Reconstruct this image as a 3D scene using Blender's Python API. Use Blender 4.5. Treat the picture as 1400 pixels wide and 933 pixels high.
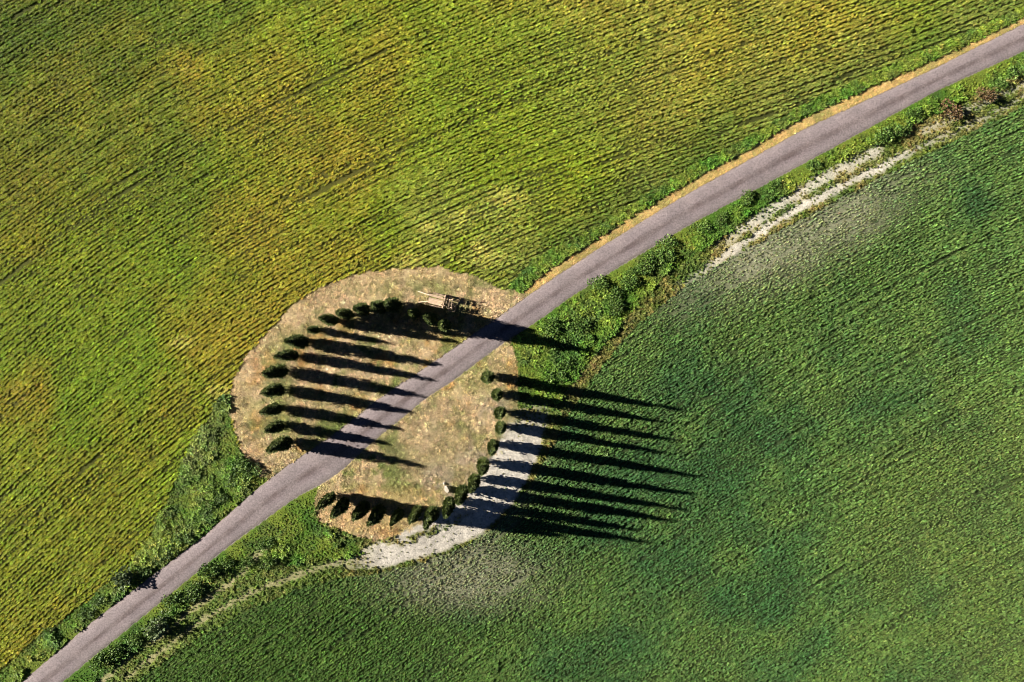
import bpy, math, random
import numpy as np
from mathutils import Vector, Matrix

# ------------------------------------------------------------------ scene, camera, light
for o in list(bpy.data.objects):
    bpy.data.objects.remove(o, do_unlink=True)
scene = bpy.context.scene
COL = scene.collection
scene.render.resolution_x, scene.render.resolution_y = 1024, 682
scene.cycles.filter_width = 1.1

H = 103.0                       # the drone hovers 103 m above the ring of trees, looking straight down
F = 936.0                       # focal length in pixels of the 1400 px wide photograph
cam_data = bpy.data.cameras.new('camera')
cam_data.sensor_width = 36.0
cam_data.lens = F / 1400.0 * 36.0
cam_data.clip_start = 0.5
cam_data.clip_end = 9000.0
cam = bpy.data.objects.new('camera', cam_data)
cam.location = (0, 0, H)
cam.rotation_euler = (0, 0, 0)
COL.objects.link(cam)
scene.camera = cam

SUN_EL = math.radians(22.5)
SHADOW_ANG = math.radians(-10.2)          # direction on the ground in which shadows fall
sh = Vector((math.cos(SHADOW_ANG), math.sin(SHADOW_ANG), 0))
to_sun = Vector((-sh.x * math.cos(SUN_EL), -sh.y * math.cos(SUN_EL), math.sin(SUN_EL)))
world = bpy.data.worlds.new('World')
scene.world = world
world.use_nodes = True
wn = world.node_tree.nodes
wl = world.node_tree.links
wn.clear()
wo = wn.new('ShaderNodeOutputWorld')
wb = wn.new('ShaderNodeBackground')
ws = wn.new('ShaderNodeTexSky')
ws.sky_type = 'NISHITA'
ws.sun_disc = False
ws.sun_elevation = SUN_EL
ws.sun_rotation = math.atan2(to_sun.x, to_sun.y)
ws.altitude = 300
ws.air_density = 0.09            # very clear, dry evening air: deep shadows
ws.dust_density = 0.0
ws.ozone_density = 2.0
wb.inputs['Strength'].default_value = 0.05
wl.new(ws.outputs[0], wb.inputs[0])
wl.new(wb.outputs[0], wo.inputs[0])
sun_data = bpy.data.lights.new('sun', 'SUN')
sun_data.energy = 5.0
sun_data.angle = math.radians(0.5)
sun_data.color = (1.0, 0.93, 0.80)
sun = bpy.data.objects.new('sun', sun_data)
sun.rotation_euler = to_sun.to_track_quat('Z', 'Y').to_euler()
sun.location = (-120, 20, 80)
COL.objects.link(sun)
vs = scene.view_settings
vs.view_transform = 'Standard'
vs.look = 'None'
vs.gamma = 1.0
vs.exposure = 1.85
vs.use_curve_mapping = False

rng = np.random.default_rng(7)
random.seed(7)

# ------------------------------------------------------------------ numeric helpers
def vnoise(x, y, seed=0):
    xi = np.floor(x).astype(np.int64)
    yi = np.floor(y).astype(np.int64)
    fx = x - xi
    fy = y - yi
    def h(a, b):
        n = (a * 374761393 + b * 668265263 + seed * 1442695041) & 0x7fffffff
        n = ((n ^ (n >> 13)) * 1274126177) & 0x7fffffff
        n = (n ^ (n >> 16)) & 0xffffff
        return n / float(0xffffff)
    sx = fx * fx * (3 - 2 * fx)
    sy = fy * fy * (3 - 2 * fy)
    return (h(xi, yi) * (1 - sx) + h(xi + 1, yi) * sx) * (1 - sy) + (h(xi, yi + 1) * (1 - sx) + h(xi + 1, yi + 1) * sx) * sy

def fbm(x, y, scale, seed=0, octs=4):
    a, s, t = 0.5, 1.0 / scale, 0.0
    tot = 0.0
    for i in range(octs):
        t = t + a * vnoise(x * s + 17.3 * i, y * s - 9.1 * i, seed + i)
        tot += a
        a *= 0.5
        s *= 2.03
    return t / tot                          # 0..1, mean 0.5

def sstep(a, b, x):
    t = np.clip((x - a) / (b - a), 0, 1)
    return t * t * (3 - 2 * t)

def lerp(a, b, t):
    return a + (b - a) * t

def curve_fn(pts):
    p = np.array(pts, float)
    xs, ys = p[:, 0], p[:, 1]
    s0 = (ys[1] - ys[0]) / (xs[1] - xs[0])
    s1 = (ys[-1] - ys[-2]) / (xs[-1] - xs[-2])
    def f(u):
        u = np.asarray(u, float)
        r = np.interp(u, xs, ys)
        # soften the polyline's corners
        r = 0.25 * np.interp(u - 14, xs, ys) + 0.5 * r + 0.25 * np.interp(u + 14, xs, ys)
        r = np.where(u < xs[0] + 15, ys[0] + s0 * (u - xs[0]), r)
        r = np.where(u > xs[-1] - 15, ys[-1] + s1 * (u - xs[-1]), r)
        return r
    return f

def poly_sd(u, v, poly):
    """signed distance to a polygon, negative inside"""
    P = np.array(poly, float)
    d = np.full(u.shape, 1e9)
    inside = np.zeros(u.shape, bool)
    n = len(P)
    for i in range(n):
        ax, ay = P[i]
        bx, by = P[(i + 1) % n]
        ex, ey = bx - ax, by - ay
        t = np.clip(((u - ax) * ex + (v - ay) * ey) / (ex * ex + ey * ey), 0, 1)
        d = np.minimum(d, np.hypot(u - ax - t * ex, v - ay - t * ey))
        c = ((ay > v) != (by > v)) & (u < ex * (v - ay) / (ey if ey != 0 else 1e-9) + ax)
        inside ^= c
    return np.where(inside, -d, d)

def line_d(u, v, pts):
    P = np.array(pts, float)
    d = np.full(u.shape, 1e9)
    for i in range(len(P) - 1):
        ax, ay = P[i]
        ex, ey = P[i + 1] - P[i]
        t = np.clip(((u - ax) * ex + (v - ay) * ey) / (ex * ex + ey * ey), 0, 1)
        d = np.minimum(d, np.hypot(u - ax - t * ex, v - ay - t * ey))
    return d

# ------------------------------------------------------------------ plan of the place (traced in photograph pixels, laid on the terrain)
ROAD_L = [(-300, 1200), (-120, 1062), (30, 933), (133, 845), (277, 735), (363, 659), (412, 624), (444, 603), (487, 570), (526, 539), (592, 496),
          (644, 459), (690, 428), (722, 404), (757, 380), (830, 333), (932, 270), (1099, 177), (1265, 100), (1400, 33), (1700, -120)]
ROAD_R = [(-300, 1262), (-120, 1108), (85, 933), (165, 868), (300, 757), (400, 683), (451, 656), (475, 637), (500, 612), (540, 580), (577, 548),
          (623, 519), (654, 494), (693, 466), (733, 441), (783, 404), (855, 360), (942, 308), (1119, 213), (1275, 127), (1400, 70), (1700, -72)]
roadL, roadR = curve_fn(ROAD_L), curve_fn(ROAD_R)
FIELD_R = curve_fn([(-300, 1290), (0, 1070), (185, 933), (260, 878), (340, 833), (420, 800), (500, 784), (570, 772), (635, 748), (685, 712), (715, 675),
                    (742, 638), (762, 595), (790, 545), (830, 490), (870, 445), (930, 395), (1000, 352), (1060, 317), (1130, 282), (1220, 234), (1300, 194),
                    (1400, 145), (1700, 0)])
VERGE_R = curve_fn([(-300, 1280), (0, 1045), (100, 960), (180, 892), (260, 825), (330, 765), (400, 715), (430, 700), (700, 560), (760, 555), (800, 500), (850, 440),
                    (890, 395), (960, 340), (1030, 292), (1100, 252), (1180, 203), (1290, 150), (1400, 98), (1700, -45)])
RING_A = [(376, 660), (352, 649), (336, 628), (322, 596), (313, 560), (317, 522), (334, 490), (362, 455), (402, 416), (440, 392), (480, 376), (540, 369), (600, 367),
          (650, 378), (690, 397), (735, 405), (700, 440), (600, 510), (450, 620)]
RING_B = [(448, 640), (432, 672), (428, 692), (436, 712), (470, 728), (512, 740), (556, 730), (596, 718), (628, 700), (652, 678), (676, 645), (694, 618), (704, 585), (708, 545),
          (706, 500), (700, 468), (720, 440), (640, 480), (560, 540), (480, 610)]
VERGE_LL = [(392, 640), (372, 652), (352, 649), (336, 628), (322, 596), (314, 565), (312, 540), (296, 552), (280, 582), (257, 622), (236, 672), (200, 745), (175, 777), (143, 801), (83, 851),
            (43, 879), (0, 918), (-300, 1178), (-280, 1230), (60, 960)]
TRACK = [(478, 768), (520, 759), (565, 745), (605, 728), (645, 704), (672, 676), (694, 642), (712, 606), (724, 572), (742, 540)]
TRACK_W = [11, 17, 21, 23, 28, 30, 30, 28, 23, 12]
STRIP_A = [(975, 338), (1000, 323), (1026, 307), (1072, 277), (1119, 247), (1166, 224), (1199, 208)]
STRIP_A2 = [(1262, 180), (1299, 161), (1342, 142), (1400, 114), (1500, 66)]
STRIP_B = [(925, 392), (965, 368), (1005, 341), (1049, 311), (1099, 281), (1165, 248), (1209, 227), (1252, 204), (1282, 191), (1332, 168), (1400, 134), (1500, 85)]
STRIP_C = [(105, 960), (143, 931), (167, 908), (217, 871), (267, 831), (317, 796), (365, 745)]
STRIP_D = [(140, 953), (167, 931), (200, 906), (267, 855), (320, 822), (367, 800), (463, 768)]

rl = np.array([( (u - 700) / F * H, (466.5 - (roadL(u) + roadR(u)) / 2) / F * H) for u in np.linspace(-250, 1650, 60)], float)
dirv = np.array([0.83, 0.5577])
nrm = np.array([0.5577, -0.83])
_pa, _pb = rl @ dirv, rl @ nrm
_pc = np.polyfit(_pa, _pb, 4)
_amin, _amax = _pa.min(), _pa.max()

def terrain(x, y):
    """the asphalt road rides a low ridge: a gentle fall on one side, a steeper one towards the green field"""
    x = np.asarray(x, float)
    y = np.asarray(y, float)
    a = x * dirv[0] + y * dirv[1]
    b = x * nrm[0] + y * nrm[1]
    ac = np.clip(a, _amin, _amax)
    q = b - np.polyval(_pc, ac)
    sp = lambda t, k: np.logaddexp(0, t / k) * k
    drop_r = sp(q - 13.5, 3.0)
    drop_l = sp(-q - 24.0, 7.0)
    zr = -22.0 * (1 - np.exp(-drop_r * 0.175 / 22.0))
    zl = -12.0 * (1 - np.exp(-drop_l * 0.085 / 12.0))
    r = np.hypot(x, y)
    und = (fbm(x, y, 38.0, 3, 2) - 0.5) * 0.55 * sstep(16, 40, np.abs(q))
    hills = (fbm(x, y, 420.0, 11, 3) - 0.45) * 60.0 * sstep(150, 900, r)
    return zr + zl + und + hills

def to_px(x, y):
    z = terrain(x, y)
    k = F / (H - z)
    return 700 + x * k, 466.5 - y * k

def P(u, v):
    """photograph pixel -> point on the terrain"""
    u = np.asarray(u, float)
    v = np.asarray(v, float)
    z = np.zeros(np.broadcast(u, v).shape)
    for _ in range(25):
        x = (u - 700) / F * (H - z)
        y = (466.5 - v) / F * (H - z)
        z = 0.5 * z + 0.5 * terrain(x, y)
    return x, y, terrain(x, y)

# row directions of the two fields: phi's level lines are the sown rows
def fit_phi(samples, deg):
    A, B = [], []
    for (u, v, ang) in samples:
        X, Y = (u - 700) / 700.0, (466.5 - v) / 700.0
        t = math.radians(ang)
        n = (-math.sin(t), math.cos(t))
        terms = [(i, j) for i in range(deg + 1) for j in range(deg + 1 - i) if i + j > 0]
        A.append([i * X ** (i - 1) * Y ** j if i else 0.0 for i, j in terms]); B.append(n[0])
        A.append([j * X ** i * Y ** (j - 1) if j else 0.0 for i, j in terms]); B.append(n[1])
    A, B = np.array(A), np.array(B)
    reg = 0.02 * np.diag([float(i + j) for i, j in terms])
    c = np.linalg.solve(A.T @ A + reg, A.T @ B)
    def phi(x, y):                       # metres in, metres out, with gradient
        k = F / H / 700.0
        X, Y = np.clip(x * k, -1.45, 1.45), np.clip(y * k, -1.1, 1.1)
        p = np.zeros_like(X); gx = np.zeros_like(X); gy = np.zeros_like(X)
        for cc, (i, j) in zip(c, terms):
            p += cc * X ** i * Y ** j
            if i: gx += cc * i * X ** (i - 1) * Y ** j
            if j: gy += cc * j * X ** i * Y ** (j - 1)
        return p / k, gx, gy
    return phi
phi_L = fit_phi([(60, 60, 32), (60, 280, 33), (200, 140, 28), (350, 100, 26), (350, 250, 24), (550, 20, 25.5), (800, 60, 22), (800, 250, 21.5), (600, 250, 23),
                 (1000, 50, 20.5), (1100, 120, 21), (1300, 30, 20), (1000, 210, 24), (40, 500, 40), (200, 360, 31), (230, 460, 36), (150, 570, 42), (250, 600, 50),
                 (400, 350, 29), (300, 430, 36), (60, 700, 38), (200, 680, 46), (50, 820, 39), (150, 740, 43), (500, 330, 25), (640, 340, 22)], 4)
phi_R = fit_phi([(1000, 380, 33), (1300, 300, 28), (1200, 450, 28), (1350, 500, 27), (1050, 550, 31), (1250, 700, 27), (1300, 850, 28), (1000, 800, 32), (720, 800, 37),
                 (640, 780, 39), (800, 560, 37), (500, 850, 33), (250, 910, 34), (900, 900, 32), (850, 700, 34), (1380, 200, 27)], 3)

# ------------------------------------------------------------------ zones and surface colours
C3 = lambda *c: np.array(c, float)
PATCHES_Y = [(630, 293, 17), (582, 312, 12), (250, 470, 14), (300, 535, 16), (690, 270, 22), (560, 360, 20), (660, 350, 26)]

def left_crop_color(u, v, x, y):
    n1 = fbm(x, y, 34, 21)
    n2 = fbm(x, y, 9, 22)
    t = sstep(0.36, 0.64, 0.55 * n1 + 0.45 * n2)
    yel, grn, lim = C3(.300, .268, .032), C3(.125, .190, .020), C3(.215, .270, .022)
    c = lerp(lim, yel, t[:, None])
    n3 = sstep(0.47, 0.68, fbm(x, y, 26, 31) * 0.6 + fbm(x, y, 6, 32) * 0.4)
    c = lerp(c, grn, (0.75 * n3)[:, None])
    # the crop is riper along the far-left side and greener beside the road
    ripe = sstep(420, 0, u) * sstep(60, 260, v) * sstep(0.35, 0.7, fbm(x, y, 20, 35))
    c = lerp(c, C3(.30, .245, .022), (0.45 * ripe)[:, None])
    lush = sstep(360, 30, np.hypot((u - 150) / 1.0, v - 500)) * sstep(0.4, 0.6, fbm(x, y, 16, 36))
    c = lerp(c, C3(.165, .275, .018), (0.7 * lush)[:, None])
    dr = (roadL(u) - v) * 0.85
    edge = sstep(110, 25, dr) * sstep(640, 780, u)
    c = lerp(c, C3(.085, .140, .030), (0.75 * edge)[:, None])
    ol = sstep(500, 1000, u) * sstep(.3, .6, fbm(x, y, 22, 38))
    c = lerp(c, C3(.205, .225, .060), (0.55 * ol)[:, None])
    green_vignette = sstep(260, 40, np.hypot(u - 20, (v + 10)))  # greener crop patch, with the corner's vignette darkening painted into its colour
    c = lerp(c, C3(.090, .145, .014), (0.6 * green_vignette)[:, None])
    pale = sstep(150, 30, np.hypot((u - 640) * 0.8, (v - 320) * 1.1)) * sstep(0.38, 0.6, fbm(x, y, 7, 41))
    c = lerp(c, C3(.30, .31, .085), (0.5 * pale)[:, None])
    for (pu, pv, pr) in PATCHES_Y:
        m = sstep(pr * 1.5, pr * 0.3, np.hypot(u - pu, (v - pv) * 1.6) + (fbm(x, y, 2.5, 43) - .5) * pr * 1.4)
        c = lerp(c, C3(.50, .46, .13), (0.6 * m)[:, None])
    return c * C3(1.16, 1.22, 1.15)

def chalk(u, v, x, y):
    """bare chalky soil showing through the green crop, 0..1"""
    a = sstep(150, 10, np.hypot((u - 1095) * 0.75 + (v - 320) * 0.35, (v - 322) * 1.5 + (u - 1095) * 0.55))
    b = sstep(120, 10, np.hypot((u - 625) * 0.62, (v - 785) * 1.5))
    e = 0.5 * sstep(55, 5, v - FIELD_R(u)) * sstep(540, 600, u) * sstep(800, 680, u)
    return np.clip(np.maximum(np.maximum(a, b), e) * (0.45 + 1.0 * fbm(x, y, 6, 51)), 0, 1)

def right_crop_color(u, v, x, y):
    n1 = fbm(x, y, 30, 61)
    n2 = fbm(x, y, 7, 62)
    t = sstep(0.36, 0.66, 0.5 * n1 + 0.5 * n2)
    c = lerp(C3(.050, .128, .038), C3(.105, .190, .045), t[:, None])
    low = sstep(880, 300, u) * sstep(700, 860, v)
    c = lerp(c, C3(.070, .150, .016), (0.7 * low)[:, None])
    yel = sstep(1050, 1400, u + 0.8 * (v - 600)) * sstep(0.35, 0.65, fbm(x, y, 24, 66))
    c = lerp(c, C3(.120, .172, .040), (0.55 * yel)[:, None])
    k = chalk(u, v, x, y)
    c = lerp(c, C3(.235, .265, .135), (0.85 * k)[:, None])
    return c * C3(1.12, 1.10, 1.22)

def dry_color(u, v, x, y):
    n1 = fbm(x, y, 5.0, 71)
    n2 = fbm(x, y, 1.6, 72)
    c = lerp(C3(.48, .365, .225), C3(.335, .290, .135), sstep(.35, .65, .5 * n1 + .5 * n2)[:, None])
    org = sstep(.54, .72, fbm(x, y, 3.2, 74) * .6 + n2 * .4)
    c = lerp(c, C3(.44, .225, .065), (0.55 * org)[:, None])
    g = sstep(.46, .66, fbm(x, y, 4.4, 75) * .6 + fbm(x, y, 1.1, 76) * .4)
    inner = sstep(150, 80, np.hypot(u - 520, v - 560))
    c = lerp(c, C3(.150, .185, .050), (g * (0.7 + 0.3 * inner))[:, None])
    # worn pale fringe along the outer edge of the island and round its lower end
    d = poly_sd(u, v, RING_A)
    rim = sstep(-30, -4, d) * (v < roadL(u) - 14) * (u < 640)
    c = lerp(c, C3(.50, .375, .225), (0.65 * rim)[:, None])
    low = sstep(95, 35, np.hypot((u - 505) * .8, (v - 700) * 2.0))
    c = lerp(c, C3(.53, .385, .195), (0.6 * low)[:, None])
    mid = sstep(80, 20, np.hypot((u - 590) * 0.9, v - 610))
    c = lerp(c, C3(.33, .265, .160), (0.55 * mid)[:, None])
    stony = sstep(34, 8, line_d(u, v, [(598, 655), (622, 668), (640, 640), (662, 610), (676, 560)]))
    c = lerp(c, C3(.40, .33, .28), (0.55 * stony * sstep(.4, .6, n2))[:, None])
    return c * C3(.93, .94, .95)

def lush_color(u, v, x, y):
    n = fbm(x, y, 3.0, 81)
    m = fbm(x, y, 9.0, 82)
    c = lerp(C3(.090, .200, .026), C3(.200, .270, .040), sstep(.35, .65, .5 * n + .5 * m)[:, None])
    b = sstep(.52, .68, fbm(x, y, 2.2, 84))
    c = lerp(c, C3(.045, .095, .030), (0.5 * b)[:, None])
    up = sstep(330, 270, u) * sstep(700, 560, v)
    return lerp(c, C3(.22, .245, .075), (0.65 * up)[:, None])

def mid_color(u, v, x, y):
    n = fbm(x, y, 2.5, 91)
    c = lerp(C3(.120, .165, .032), C3(.235, .215, .070), sstep(.35, .66, n)[:, None])
    c = lerp(c, C3(.06, .13, .03), (0.5 * sstep(.5, .7, fbm(x, y, 5, 92)))[:, None])
    return lerp(c, C3(.125, .205, .036), (0.7 * sstep(500, 440, u))[:, None])

Z_ROAD, Z_LCROP, Z_RCROP, Z_DRY, Z_LUSH, Z_MID, Z_STRAW, Z_TRACK = range(8)

def track_amount(u, v, x, y):
    """0..1 bare pale gravel"""
    t = np.zeros(u.shape)
    def strip(pts, w, amt, soft=4):
        d = line_d(u, v, pts) + (fbm(x, y, 1.6, 101) - 0.5) * 9
        return amt * sstep(w + soft, w - soft, d)
    t = np.maximum(t, strip(STRIP_A, 7.0, 0.72, 6) * sstep(960, 1020, u))
    t = np.maximum(t, strip(STRIP_A2, 6, 0.42, 6))
    t = np.maximum(t, strip(STRIP_B, 5.0, 0.88, 4) * (0.35 + 0.65 * sstep(930, 1010, u)) * (1 - .55 * sstep(1190, 1300, u)))
    t = np.maximum(t, strip(STRIP_C, 3.5, 0.65, 4))
    t = np.maximum(t, strip(STRIP_D, 4.5, 0.65, 5))
    Pt = np.array(TRACK, float)
    d = np.full(u.shape, 1e9)
    for i in range(len(Pt) - 1):
        ax, ay = Pt[i]
        ex, ey = Pt[i + 1] - Pt[i]
        s = np.clip(((u - ax) * ex + (v - ay) * ey) / (ex * ex + ey * ey), 0, 1)
        d = np.minimum(d, np.hypot(u - ax - s * ex, v - ay - s * ey) - lerp(TRACK_W[i], TRACK_W[i + 1], s))
    d = d + (fbm(x, y, 1.8, 103) - .5) * 8
    fade = sstep(535, 610, v) * (0.35 + 0.65 * sstep(470, 530, u))
    t = np.maximum(t, sstep(4, -4, d) * fade)
    # a grassy crown down the middle of the track
    g = sstep(8, 2, np.abs(line_d(u, v, [(478, 756), (560, 738), (620, 715), (660, 690), (690, 655)]) + (fbm(x, y, 1.2, 107) - .5) * 8)) * sstep(680, 560, u)
    return np.clip(t - 0.8 * g * sstep(.36, .56, fbm(x, y, 1.5, 108)), 0, 1)

def zones(x, y):
    u, v = to_px(x, y)
    wob = (fbm(x, y, 2.2, 5, 3) - 0.5) * 7.0
    rl_, rr_ = roadL(u), roadR(u)
    z = np.full(u.shape, Z_LCROP)
    left = v < rl_
    right = v > rr_
    # the green field's side
    z[right] = Z_MID
    z[right & (v + wob < VERGE_R(u)) & ((u > 690) | (u < 470))] = Z_LUSH
    z[right & (v + wob > FIELD_R(u))] = Z_RCROP
    sdB = poly_sd(u, v, RING_B) + wob
    z[right & (sdB < 0)] = Z_DRY
    lob = poly_sd(u, v, [(425, 700), (440, 722), (480, 740), (500, 756), (440, 768), (392, 775), (370, 752), (402, 712)]) + wob
    z[right & (lob < 0)] = Z_LUSH
    # the yellow-green field's side
    dl = (rl_ - v) * 0.85
    sw = 14.0 * sstep(690, 740, u) * (1 - 0.45 * sstep(1150, 1380, u))
    gw = 14.0 + 12 * sstep(820, 700, u)
    z[left & (u > 690) & (dl + 0.5 * wob < sw + gw)] = Z_LUSH
    z[left & (u > 690) & (dl + 0.3 * wob < sw)] = Z_STRAW
    sdL = poly_sd(u, v, VERGE_LL) + wob
    z[left & (sdL < 0)] = Z_LUSH
    sdA = poly_sd(u, v, RING_A) + wob
    z[left & (sdA < 0)] = Z_DRY
    z[~left & ~right] = Z_ROAD
    return u, v, z

def ground_color(x, y):
    u, v, z = zones(x, y)
    c = np.zeros((len(x), 3))
    for zi, fn in ((Z_LCROP, left_crop_color), (Z_RCROP, right_crop_color), (Z_DRY, dry_color), (Z_LUSH, lush_color), (Z_MID, mid_color)):
        m = z == zi
        if m.any():
            c[m] = fn(u[m], v[m], x[m], y[m])
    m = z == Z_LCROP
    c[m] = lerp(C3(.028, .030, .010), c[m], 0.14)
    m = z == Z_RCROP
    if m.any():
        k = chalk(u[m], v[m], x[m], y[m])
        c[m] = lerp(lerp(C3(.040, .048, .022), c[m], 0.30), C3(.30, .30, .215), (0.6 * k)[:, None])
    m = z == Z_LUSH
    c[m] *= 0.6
    m = z == Z_STRAW
    c[m] = lerp(C3(.50, .345, .145), C3(.34, .27, .10), sstep(.4, .65, fbm(x[m], y[m], 1.5, 111))[:, None])
    c[m] = lerp(c[m], C3(.12, .15, .05), (0.4 * sstep(.52, .66, fbm(x[m], y[m], 2.6, 195)))[:, None])
    c[z == Z_ROAD] = C3(.2, .17, .18)
    t = track_amount(u, v, x, y)
    t = np.where((z == Z_MID) | (z == Z_DRY) | (z == Z_RCROP) | (z == Z_LUSH), t, 0)
    t = np.where(v > roadR(u) + 6, t, 0)
    c = lerp(c, lerp(C3(.34, .285, .19), C3(.56, .525, .475), sstep(430, 520, u)[:, None]) * (0.75 + 0.4 * fbm(x, y, 1.3, 115))[:, None], t[:, None])
    return c

# ------------------------------------------------------------------ materials
def new_mat(name):
    m = bpy.data.materials.new(name)
    m.use_nodes = True
    nt = m.node_tree
    nt.nodes.clear()
    out = nt.nodes.new('ShaderNodeOutputMaterial')
    bs = nt.nodes.new('ShaderNodeBsdfPrincipled')
    nt.links.new(bs.outputs[0], out.inputs[0])
    return m, nt, bs, out

def n_noise(nt, scale, detail=4, rough=0.6, coord=None, dims='3D'):
    n = nt.nodes.new('ShaderNodeTexNoise')
    n.noise_dimensions = dims
    n.inputs['Scale'].default_value = scale
    n.inputs['Detail'].default_value = detail
    n.inputs['Roughness'].default_value = rough
    if coord is not None:
        nt.links.new(coord, n.inputs['Vector'])
    return n

def n_ramp(nt, fac, stops):
    r = nt.nodes.new('ShaderNodeValToRGB')
    el = r.color_ramp.elements
    el[0].position, el[0].color = stops[0][0], (*stops[0][1], 1)
    el[1].position, el[1].color = stops[1][0], (*stops[1][1], 1)
    for p, c in stops[2:]:
        e = el.new(p)
        e.color = (*c, 1)
    nt.links.new(fac, r.inputs[0])
    return r

def n_mix(nt, a, b, fac, mode='MIX'):
    n = nt.nodes.new('ShaderNodeMix')
    n.data_type = 'RGBA'
    n.blend_type = mode
    for val, sock in ((fac, n.inputs[0]), (a, n.inputs[6]), (b, n.inputs[7])):
        if hasattr(val, 'is_linked'):
            nt.links.new(val, sock)
        else:
            sock.default_value = val if not isinstance(val, tuple) else (*val, 1)
    return n.outputs[2]

def mat_ground():
    m, nt, bs, out = new_mat('soil_and_turf')
    at = nt.nodes.new('ShaderNodeAttribute'); at.attribute_name = 'col'
    tc = nt.nodes.new('ShaderNodeNewGeometry')
    n1 = n_noise(nt, 1.9, 6, 0.75, tc.outputs['Position'])
    n2 = n_noise(nt, 9.0, 3, 0.7, tc.outputs['Position'])
    r1 = n_ramp(nt, n1.outputs[0], [(0.30, (.55, .55, .55)), (0.70, (1.35, 1.33, 1.3))])
    r2 = n_ramp(nt, n2.outputs[0], [(0.32, (.62, .62, .62)), (0.68, (1.3, 1.3, 1.3))])
    c = n_mix(nt, at.outputs['Color'], r1.outputs[0], 1.0, 'MULTIPLY')
    c = n_mix(nt, c, r2.outputs[0], 1.0, 'MULTIPLY')
    nt.links.new(c, bs.inputs['Base Color'])
    bs.inputs['Roughness'].default_value = 0.95
    bs.inputs['Specular IOR Level'].default_value = 0.1
    bp = nt.nodes.new('ShaderNodeBump')
    bp.inputs['Strength'].default_value = 0.9
    bp.inputs['Distance'].default_value = 0.10
    nt.links.new(n2.outputs[0], bp.inputs['Height'])
    nt.links.new(bp.outputs[0], bs.inputs['Normal'])
    return m

def mat_road():
    m, nt, bs, out = new_mat('worn_asphalt')
    at = nt.nodes.new('ShaderNodeAttribute'); at.attribute_name = 'lane'      # x across -1..1, y metres along
    tc = nt.nodes.new('ShaderNodeNewGeometry')
    sep = nt.nodes.new('ShaderNodeSeparateXYZ')
    nt.links.new(at.outputs['Vector'], sep.inputs[0])
    comb = nt.nodes.new('ShaderNodeMapping')
    comb.inputs['Scale'].default_value = (2.4, 0.10, 1)
    nt.links.new(at.outputs['Vector'], comb.inputs['Vector'])
    streak = n_noise(nt, 1.6, 5, 0.65, comb.outputs[0])
    wob = nt.nodes.new('ShaderNodeMath'); wob.operation = 'MULTIPLY_ADD'
    wob.inputs[1].default_value = 0.55
    nt.links.new(streak.outputs[0], wob.inputs[0])
    nt.links.new(sep.outputs[0], wob.inputs[2])                              # x + .55*noise
    prof = nt.nodes.new('ShaderNodeMapRange')
    prof.inputs['From Min'].default_value = -0.75
    prof.inputs['From Max'].default_value = 1.30
    nt.links.new(wob.outputs[0], prof.inputs['Value'])
    r = n_ramp(nt, prof.outputs[0], [(0.0, (.185, .155, .148)), (0.13, (.222, .190, .206)), (0.40, (.188, .158, .172)), (0.50, (.108, .085, .088)), (0.58, (.096, .075, .080)),
                                     (0.66, (.170, .142, .157)), (0.85, (.202, .174, .190)), (1.0, (.185, .163, .150))])
    fine = n_noise(nt, 4.5, 6, 0.8, tc.outputs['Position'])
    rf = n_ramp(nt, fine.outputs[0], [(0.32, (.50, .50, .50)), (0.68, (1.42, 1.40, 1.38))])
    big = n_noise(nt, 0.35, 4, 0.6, tc.outputs['Position'])
    rb = n_ramp(nt, big.outputs[0], [(0.3, (.86, .86, .86)), (0.7, (1.12, 1.10, 1.08))])
    mp2 = nt.nodes.new('ShaderNodeMapping'); mp2.inputs['Scale'].default_value = (0.35, 0.16, 1); mp2.inputs['Location'].default_value = (3, 5, 0)
    nt.links.new(at.outputs['Vector'], mp2.inputs['Vector'])
    patchy = n_noise(nt, 1.0, 4, 0.7, mp2.outputs[0])
    rp = n_ramp(nt, patchy.outputs[0], [(0.38, (0, 0, 0)), (0.62, (.75, .75, .75))])
    base = n_mix(nt, r.outputs[0], (.180, .154, .164), rp.outputs[0])
    c = n_mix(nt, base, rf.outputs[0], 1.0, 'MULTIPLY')
    c = n_mix(nt, c, rb.outputs[0], 1.0, 'MULTIPLY')
    nt.links.new(c, bs.inputs['Base Color'])
    bs.inputs['Roughness'].default_value = 0.9
    bs.inputs['Specular IOR Level'].default_value = 0.2
    bp = nt.nodes.new('ShaderNodeBump')
    bp.inputs['Strength'].default_value = 0.7
    bp.inputs['Distance'].default_value = 0.03
    nt.links.new(fine.outputs[0], bp.inputs['Height'])
    nt.links.new(bp.outputs[0], bs.inputs['Normal'])
    return m

def mat_tuft(name, trans=0.2):
    """leaf material coloured per tuft, varied per blade"""
    m, nt, bs, out = new_mat(name)
    at = nt.nodes.new('ShaderNodeAttribute'); at.attribute_name = 'col'; at.attribute_type = 'INSTANCER'
    ge = nt.nodes.new('ShaderNodeNewGeometry')
    rr = n_ramp(nt, ge.outputs['Random Per Island'], [(0.0, (.62, .66, .6)), (1.0, (1.40, 1.34, 1.3))])
    c = n_mix(nt, at.outputs['Color'], rr.outputs[0], 1.0, 'MULTIPLY')
    nt.links.new(c, bs.inputs['Base Color'])
    bs.inputs['Roughness'].default_value = 0.65
    bs.inputs['Specular IOR Level'].default_value = 0.25
    tr = nt.nodes.new('ShaderNodeBsdfTranslucent')
    nt.links.new(c, tr.inputs[0])
    mx = nt.nodes.new('ShaderNodeMixShader')
    mx.inputs[0].default_value = trans
    nt.links.new(bs.outputs[0], mx.inputs[1])
    nt.links.new(tr.outputs[0], mx.inputs[2])
    nt.links.new(mx.outputs[0], out.inputs[0])
    return m

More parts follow.
